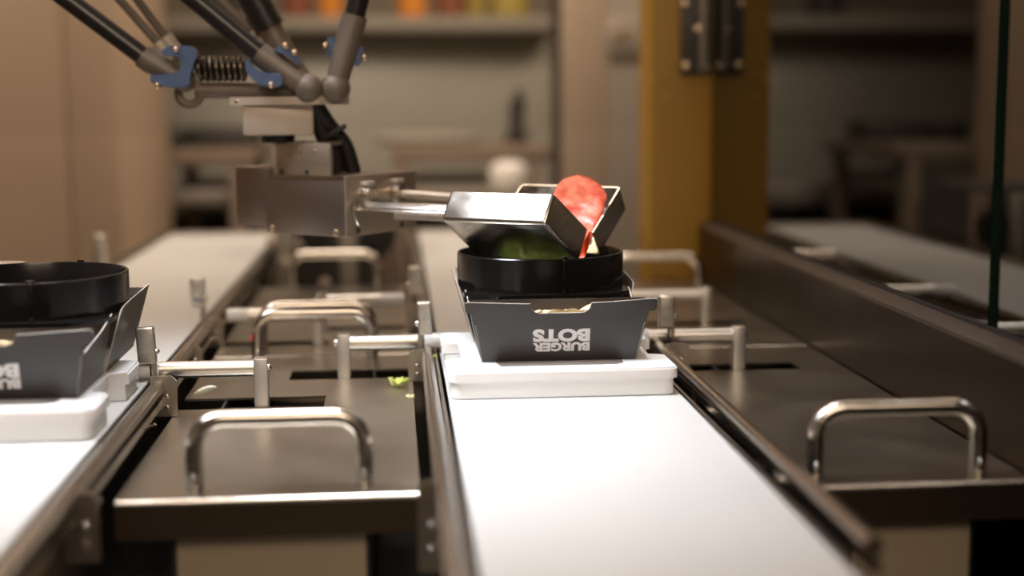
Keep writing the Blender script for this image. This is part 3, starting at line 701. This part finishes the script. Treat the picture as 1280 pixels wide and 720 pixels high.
# blue clamps: C-shaped yokes
def clamp(poly_px, y, th, bolts):
    pts = [P(*p, y) for p in poly_px]
    bm = B(); prism(bm, [(p.x, p.z) for p in pts], (0, y, 0), (1, 0, 0), (0, 0, 1), (0, th, 0))
    bmesh.ops.bevel(bm, geom=bm.edges[:], offset=0.0007, segments=2, affect='EDGES')
    o = mk('clamp', bm, 'clamp_blue', rob)
    for p in bolts:
        q = P(*p, y - 0.001); screw((q.x, y, q.z), (0, -1, 0), 0.0026, o, 'brass', 1.2)
    return o
clamp([(201, 63), (212, 57), (238, 57), (246, 64), (246, 72), (240, 82), (236, 96), (238, 106), (226, 110), (196, 108), (187, 101), (188, 94), (222, 92), (227, 84), (226, 74), (222, 70), (205, 70)], YR - 0.016, 0.012, [(197, 107), (220, 62)])
clamp([(306, 76), (311, 74), (315, 84), (322, 89), (336, 91), (350, 92), (354, 100), (351, 108), (342, 110), (326, 107), (314, 98), (307, 89)], YR - 0.024, 0.010, [(339, 106)])
clamp([(342, 60), (350, 58), (366, 63), (374, 72), (376, 82), (368, 78), (358, 68), (346, 66)], YR - 0.022, 0.012, [(357, 57), (368, 66)])
clamp([(409, 46), (418, 46), (420, 62), (416, 72), (408, 70), (407, 58)], YR - 0.012, 0.010, [(407, 57)])
clamp([(445, 58), (453, 58), (455, 66), (452, 80), (445, 84), (442, 76)], YR - 0.012, 0.010, [(455, 72)])
# black cable bundle with a tie and a yellow wire
for px, rr, mm in (([(394, 130), (398, 150), (410, 180), (422, 214)], 0.0075, 'cable_black'), ([(396, 132), (406, 155), (418, 185), (424, 214)], 0.0060, 'cable_black'),
                   ([(398, 136), (412, 158), (432, 180), (442, 216)], 0.0064, 'cable_black'), ([(400, 140), (418, 162), (440, 190), (447, 216)], 0.0020, 'wire_yellow')):
    cp = [P(*p, 1.138 + 0.004 * i) for i, p in enumerate(px)]
    sm = []
    for i in range(len(cp) - 1):
        for k in range(6): sm.append(cp[i].lerp(cp[i + 1], k / 6))
    sm.append(cp[-1])
    for _ in range(4): sm = [sm[0]] + [(sm[i - 1] + sm[i] * 2 + sm[i + 1]) / 4 for i in range(1, len(sm) - 1)] + [sm[-1]]
    bm = B(); tube(bm, sm, rr, 12); mk('cable', bm, mm, rob)
q = P(420, 164, 1.132); bm = B(); box(bm, q, (0.018, 0.012, 0.004), Matrix.Rotation(-0.5, 4, 'Y'), 0.001); mk('cable_tie', bm, 'cable_black', rob)
# upper arms and base, above the frame
bm = B(); lathe(bm, [(0.17, 0.74), (0.17, 0.86), (0.10, 0.90), (0.10, 1.75)], (-0.10, 1.15, 0), 40); mk('robot_base', bm, 'robot_cream', rob)
for e, rb_ in (((-0.58, 1.12, 0.565), (-0.24, 1.14, 0.80)), ((0.06, 0.98, 0.58), (0.0, 1.06, 0.80)), ((-0.22, 1.35, 0.58), (-0.15, 1.26, 0.80))):
    bm = B(); tube(bm, [Vector(e) - Vector((0.0, 0.0, 0.0)), rb_], [0.022, 0.034], 18); mk('upper_arm', bm, 'robot_cream', rob)
bm = B(); tube(bm, [(-0.65, 1.12, 0.565), (-0.51, 1.12, 0.565)], 0.014, 16); mk('elbow_axle', bm, 'socket_grey', rob)
# ------------------------------------------------------------------ food
def slice_strip(path, widths, th, label, m='tomato', ctr=None):
    """soft slice: centre path of points, half width at each, bent along its length"""
    bm = B(); n = len(path); M = 13; rows = []
    for i in range(n):
        row = []
        for j in range(M):
            u = -1 + 2 * j / (M - 1)
            p = path[i] + WD * (u * widths[i])
            q = p * 90
            ex = (p - OC).dot(AX) - 0.0375 * KS
            if ex > 0: p = p - AX * ex
            p = p + ND * (0.0015 * noise.noise(q) - 0.0015 * u * u)
            row.append(p)
        rows.append(row)
    fr = [[bm.verts.new(p - ND * th / 2) for p in r] for r in rows]; bk = [[bm.verts.new(p + ND * th / 2) for p in r] for r in rows]
    for i in range(n - 1):
        for j in range(M - 1):
            bm.faces.new((fr[i][j], fr[i][j + 1], fr[i + 1][j + 1], fr[i + 1][j])); bm.faces.new((bk[i][j], bk[i + 1][j], bk[i + 1][j + 1], bk[i][j + 1]))
        for j, rev in ((0, 0), (M - 1, 1)):
            f = bm.faces.new((fr[i][j], fr[i + 1][j], bk[i + 1][j], bk[i][j])); f.material_index = 1
    for i in (0, n - 1):
        for j in range(M - 1): bm.faces.new((fr[i][j], bk[i][j], bk[i][j + 1], fr[i][j + 1])).material_index = 1
    bmesh.ops.remove_doubles(bm, verts=bm.verts[:], dist=2e-5)
    o = mk('tomato_slice', bm, None, None, 60, [m, 'tomato_skin'])
    return tag(o, label, 'tomato', 'tomato slices in the scoops')
WD = (AX * 0.93 + HX * 0.37).normalized(); ND = WD.cross(UZ).normalized()
if ND.y < 0: ND = -ND
def PH(px, py, h):
    """point on the line of sight of a pixel, at distance h across the scoops"""
    d = _f * F_PX + _r * (px - 640) + _u * (360 - py)
    return CAM + d * ((h - (CAM - OC).dot(HX)) / d.dot(HX))
n = 26; path = []; wid = []
ctrl = [(0.0, PH(722, 219, 0.0330)), (0.35, PH(726, 246, 0.0270)), (0.65, PH(735, 274, 0.0190)), (0.82, PH(739, 289, 0.0130)), (1.0, PH(734, 306, 0.006))]
for i in range(n + 1):
    s = (1 - math.cos(math.pi * i / n)) / 2
    for k in range(len(ctrl) - 1):
        if ctrl[k][0] <= s <= ctrl[k + 1][0]:
            f = (s - ctrl[k][0]) / (ctrl[k + 1][0] - ctrl[k][0]); path.append(ctrl[k][1].lerp(ctrl[k + 1][1], f)); break
    wid.append(max(0.0006, 0.0205 * math.sqrt(max(0, 1 - ((s - 0.46) / 0.465) ** 2)) if s < 0.92 else 0.003))
slice_strip(path, wid, 0.0045, 'upright red tomato slice standing between the two scoops')
ctrl = [PH(754, 290, 0.0085), PH(746, 301, 0.0040), PH(733, 313, 0.0000), PH(717, 321, -0.0040), PH(702, 326, -0.0080)]
path = []
for i in range(17):
    f = i / 16 * 4; k = min(3, int(f)); path.append(ctrl[k].lerp(ctrl[k + 1], f - k))
slice_strip(path, [0.0105 * math.sin(math.pi * (0.12 + 0.86 * i / 16)) + 0.001 for i in range(17)], 0.004, 'tomato slice sliding out through the gap under the scoops', 'tomato_skin')
def leaf(name, c, R, m, label, cat, seed, flat=0.35, rot=0.0):
    rnd = random.Random(seed); bm = B(); n = 18; rings = []
    for ri, f in ((0, 0.0), (1, 0.5), (2, 1.0)):
        row = []
        for k in range(n if f else 1):
            a = 2 * math.pi * k / n; rr = R * f * (0.65 + 0.5 * rnd.random() if f == 1 else 1)
            z = flat * R * f * (rnd.random() - 0.2)
            row.append(Vector((c[0] + rr * math.cos(a + rot), c[1] + 0.55 * rr * math.sin(a + rot), c[2] + z + 0.0004)))
        rings.append(row)
    vv = [[bm.verts.new(p) for p in r] for r in rings]
    for k in range(n):
        bm.faces.new((vv[0][0], vv[1][k], vv[1][(k + 1) % n])); bm.faces.new((vv[1][k], vv[2][k], vv[2][(k + 1) % n], vv[1][(k + 1) % n]))
    solid(bm, 0.0006)
    zmin = min(v.co.z for v in bm.verts); bmesh.ops.translate(bm, vec=(0, 0, c[2] - zmin), verts=bm.verts[:])
    if not label: return bm
    return tag(mk(name, bm, m), label, cat)
leaf('lettuce_scrap', (0.0005, 1.035, LZ), 0.0075, 'lettuce', 'curled green lettuce scrap on the slotted lid', 'lettuce', 3, 1.1)
leaf('lettuce_crumb', (0.0082, 0.990, LZ), 0.0028, 'lettuce_pale', 'tiny pale lettuce crumb at the lid edge', 'lettuce', 4, 1.0)
leaf('lettuce_scrap', tuple(G(0.030, 0.012, 0.0880)), 0.006, 'lettuce_pale', 'pale lettuce scrap inside the far scoop under the tomato', 'lettuce', 5, 0.9)
leaf('lettuce_scrap', tuple(G(0.034, 0.022, 0.0935)), 0.007, 'lettuce', 'green lettuce scrap on the scoop floor behind the tomato', 'lettuce', 6, 0.9)
leaf('lettuce_crumb', (0.0262, 1.045, -0.0010), 0.0022, 'lettuce', 'tiny green lettuce crumb by the foot of the steel paddle', 'lettuce', 8, 1.0)
# shredded lettuce filling the ring
bm = B(); rnd = random.Random(11)
for k in range(160):
    a, r = rnd.random() * 6.283, 0.036 * math.sqrt(rnd.random())
    c = Vector((0.1048 + r * math.cos(a), 1.030 + r * math.sin(a), 0.0445 + 0.010 * rnd.random() * (1 - r / 0.06)))
    u = Vector((rnd.uniform(-1, 1), rnd.uniform(-1, 1), rnd.uniform(-0.35, 0.35))).normalized() * 0.009; v = Vector((rnd.uniform(-1, 1), rnd.uniform(-1, 1), rnd.uniform(-0.5, 0.5))).normalized() * 0.005
    vv = [bm.verts.new(c + u * i + v * j + Vector((0, 0, 0.002 * rnd.random()))) for i, j in ((-1, -1), (0, -1.2), (1, -1), (1, 1), (0, 1.2), (-1, 1))]
    bm.faces.new(vv[0:2] + vv[4:6]); bm.faces.new(vv[1:5])
o = tag(mk('shredded_lettuce', bm, 'lettuce_shaded'), 'shredded green lettuce lying inside the filling ring', 'lettuce'); o['kind'] = 'stuff'
# onion sliver
q = Vector((-0.1395, 1.022, LZ + 0.0030)); bm = B()
tube(bm, [q + Vector((-0.0075, 0, -0.0022)), q + Vector((-0.0045, 0, -0.0006)), q + Vector((0, 0, 0.0010)), q + Vector((0.0045, 0, 0.0024)), q + Vector((0.0085, 0, 0.0028))], [0.0006, 0.0018, 0.0022, 0.0017, 0.0005], 10)
zmin = min(v.co.z for v in bm.verts); bmesh.ops.translate(bm, vec=(0, 0, LZ - zmin), verts=bm.verts[:])
tag(mk('onion_sliver', bm, 'onion'), 'pale onion sliver lying on the slotted lid', 'onion')
# ------------------------------------------------------------------ kitchen behind
def rect(bm, px0, py0, px1, py1, y, depth, bev=0.004):
    a, b = P(px0, py1, y), P(px1, py0, y)
    bb(bm, a.x, b.x, y, y + depth, a.z, b.z, bev)
# tall beige cabinet
cab = thing('tall_cabinet', (-0.8, 2.3, FZ), 'tall beige cabinet with a flush door seam behind the conveyor', 'cabinet')
xr = P(150, 200, 2.25).x; xs = P(86, 200, 2.25).x
bm = B(); bb(bm, -1.6, xr, 2.27, 2.75, FZ, 1.5, 0.004); mk('carcass', bm, 'cabinet_beige', cab)
bm = B(); bb(bm, -1.2, xs - 0.0004, 2.25, 2.27, FZ + 0.1, 1.48, 0.004); dd = mk('door', bm, 'cabinet_beige', cab)
bm = B(); bb(bm, xs + 0.0004, xr, 2.25, 2.27, FZ + 0.1, 1.48, 0.004); mk('door', bm, 'cabinet_beige', cab)
# columns behind the pillar
col = thing('column', (0.4, 2.6, FZ), 'tan square column behind the yellow pillar', 'column')
bm = B(); bb(bm, P(702, 100, 2.6).x, P(757, 100, 2.6).x, 2.6, 2.7, FZ, 1.7, 0.004); mk('shaft', bm, 'column_tan', col)
bm = B(); bb(bm, P(694, 100, 2.62).x, P(701.5, 100, 2.62).x, 2.61, 2.69, FZ, 1.7, 0.002); mk('corner_strip', bm, 'equipment_dark', col)
col = thing('steel_door', (0.5, 2.55, FZ), 'grey steel door with a notice plate beside the tan column', 'door')
bm = B(); bb(bm, P(760, 100, 2.55).x, P(760, 100, 2.55).x + 0.30, 2.55, 2.60, FZ, 1.6, 0.004); mk('leaf', bm, 'column_grey', col)
bm = B(); rect(bm, 757, 22, 806, 68, 2.54, 0.008, 0.001); sg = mk('notice_plate', bm, 'column_grey', col)
bm = B(); q = P(778, 44, 2.535); tube(bm, [(q.x, 2.541, q.z), (q.x, 2.537, q.z)], 0.013, 24); mk('emblem', bm, 'brass', sg)
for k in range(3):
    bm = B(); a, b = P(766, 46 + 4 * k, 2.54), P(777, 46 + 4 * k, 2.54); bb(bm, a.x, b.x, 2.5385, 2.5402, a.z - 0.0015, a.z + 0.0015); mk('print_line', bm, 'shelf_light', sg)
# steel wall cupboard with a shelf above
wc = thing('wall_cupboard', (-0.2, 3.9, 0.1), 'long grey steel splashback panel with a ledge behind the work tables', 'panel')
bm = B(); bb(bm, -1.6, P(696, 100, 3.9).x, 3.9, 4.1, FZ, P(400, 42, 3.9).z, 0.006); mk('panel', bm, 'back_steel', wc)
sh = thing('wall_shelf', (-0.2, 3.7, 0.36), 'long pale wall shelf holding orange and yellow tubs', 'shelf')
zs = P(400, 38, 3.76).z; zt = P(400, 21, 3.76).z
bm = B(); bb(bm, -1.4, P(700, 100, 3.76).x, 3.76, 3.90, zs, zt, 0.004); mk('board', bm, 'shelf_light', sh)
def tub(px0, px1, h, m, label, y=3.775):
    a, b = P(px0, 20, y), P(px1, 20, y); cx = (a.x + b.x) / 2; r = (b.x - a.x) / 2
    t = thing('food_tub', (cx, y + r, zt), label, 'tub', 'tubs on the wall shelf')
    bm = B(); lathe(bm, [(r * 0.86, 0), (r, 0.006), (r, h * 0.9), (r * 0.97, h)], (cx, y + r, zt), 28); mk('body', bm, m, t)
    bm = B(); lathe(bm, [(r * 1.04, h), (r * 1.04, h + 0.012), (0.0, h + 0.013)], (cx, y + r, zt), 28); mk('cap', bm, 'pot_white', t)
for a in ((497, 534, 0.15, 'orange', 'bright orange tub on the wall shelf beside the brown one'), (398, 428, 0.14, 'orange', 'small orange tub on the wall shelf near the red tub'),
          (352, 388, 0.12, 'red_brown', 'dull red tub on the wall shelf'), (545, 582, 0.12, 'red_brown', 'brown tub on the wall shelf between orange and olive tubs'),
          (584, 606, 0.12, 'olive_yellow', 'narrow olive tub on the wall shelf'), (612, 664, 0.13, 'olive_yellow', 'wide yellow olive tub at the shelf end'),
          (250, 300, 0.12, 'equipment_dark', 'dark tub on the wall shelf behind the robot rods')): tub(*a)
# work tables in front of the splashback
def work_table(px0, px1, py_top, py_bot, y, label, d=0.5, fwd=-0.02):
    a, b = P(px0, py_top, y), P(px1, py_bot, y)
    t = thing('work_table', ((a.x + b.x) / 2, y + d / 2, FZ), label, 'table')
    th = a.z - P(px0, py_top + 18, y).z; lw = 0.05
    bm = B(); bb(bm, a.x, b.x, y, y + d, a.z - th, a.z, 0.004); mk('top', bm, 'frame_tan', t)
    for xx in (a.x, b.x - lw):
        for yy in (y, y + d - lw):
            bm = B(); bb(bm, xx, xx + lw * 0.55, yy, yy + lw, FZ, a.z - th, 0.003); mk('leg', bm, 'frame_tan', t)
    zc, zd = P(px0, 238, y - max(0, fwd)).z, P(px0, 258, y - max(0, fwd)).z
    bm = B(); bb(bm, a.x + lw * 0.6, b.x - lw * 1.1, y - fwd, y + d, zd, zc, 0.004); mk('lower_shelf', bm, 'equipment_grey', t)
    return a, b
work_table(184, 322, 190, 300, 2.75, 'tan framed work table beside the beige cabinet')
work_table(490, 690, 186, 300, 2.75, 'tan framed work table holding the white pot', fwd=0.16)
def unit(px0, px1, py0, py1, y, d, m, label, name='equipment_box', cat='appliance'):
    t = thing(name, (P((px0 + px1) / 2, py1, y).x, y, P(px0, py1, y).z), label, cat)
    bm = B(); rect(bm, px0, py0, px1, py1, y, d, 0.006); mk('body', bm, m, t)
    a, b = P(px0, py1, y), P(px1, py0, y)
    bm = B(); bb(bm, a.x + (b.x - a.x) * 0.08, b.x - (b.x - a.x) * 0.08, y - 0.004, y, a.z + (b.z - a.z) * 0.25, b.z - (b.z - a.z) * 0.3, 0.001); mk('front_panel', bm, m, t)
    return t
pt = thing('white_pot', (P(636, 236, 2.72).x, 2.72, P(636, 236, 2.72).z), 'small round white pot on the lower shelf of a tan work table', 'pot')
q = P(636, 237, 2.65); r = P(660, 220, 2.65).x - q.x; q.z = P(490, 238, 2.59).z + 0.0005; hz = P(636, 200, 2.65).z - q.z
bm = B(); lathe(bm, [(r * 0.86, 0), (r, hz * 0.3), (r * 0.98, hz * 0.6), (r * 0.86, hz * 0.82), (r * 0.6, hz * 0.95), (0.0, hz)], (q.x, q.y, q.z), 28); mk('body', bm, 'pot_white', pt)
pt.location = (q.x, q.y, q.z)
for ch in pt.children: ch.location = -Vector(pt['_o']) * 0 + Vector(ch.location)
for ch in pt.children:
    d = Vector(pt['_o']) - Vector((q.x, q.y, q.z))
    for v in ch.data.vertices: v.co += d
# long low counter
ct = thing('low_counter', (-0.4, 3.0, FZ), 'pale counter with a dark front under the work tables', 'counter')
zt2 = P(250, 236, 3.35).z; zb2 = P(250, 266, 3.35).z
bm = B(); bb(bm, P(165, 250, 3.35).x, P(690, 250, 3.35).x, 3.35, 3.6, zb2, zt2, 0.004); mk('worktop', bm, 'equipment_grey', ct)
bm = B(); bb(bm, P(172, 250, 3.4).x, P(680, 250, 3.4).x, 3.4, 3.6, FZ, zb2, 0.004); mk('cupboard', bm, 'equipment_dark', ct)
unit(188, 228, 160, 186, 2.95, 0.15, 'equipment_dark', 'small dark appliance on the work table beside the beige cabinet')
unit(238, 322, 158, 186, 2.98, 0.15, 'equipment_dark', 'wide dark appliance on the work table behind the cream robot block')
unit(470, 600, 166, 181, 2.98, 0.15, 'equipment_grey', 'flat grey appliance on the work table with the white pot')
tp = thing('mixer_tap', (P(646, 185, 3.0).x, 3.0, P(646, 185, 3.0).z), 'dark upright tap above the table with the white pot', 'tap')
a, b = P(646, 186, 3.0), P(646, 126, 3.0)
bm = B(); tube(bm, [a, a.lerp(b, 0.35), a.lerp(b, 0.36), b], [0.024, 0.024, 0.016, 0.016], 16); mk('column', bm, 'equipment_dark', tp)
bm = B(); tube(bm, [b, b + Vector((0, -0.05, 0.015)), b + Vector((0, -0.10, -0.01))], 0.010, 12); mk('spout', bm, 'equipment_dark', tp)
# drop helper properties
for o in COL.objects:
    if '_o' in o: del o['_o']
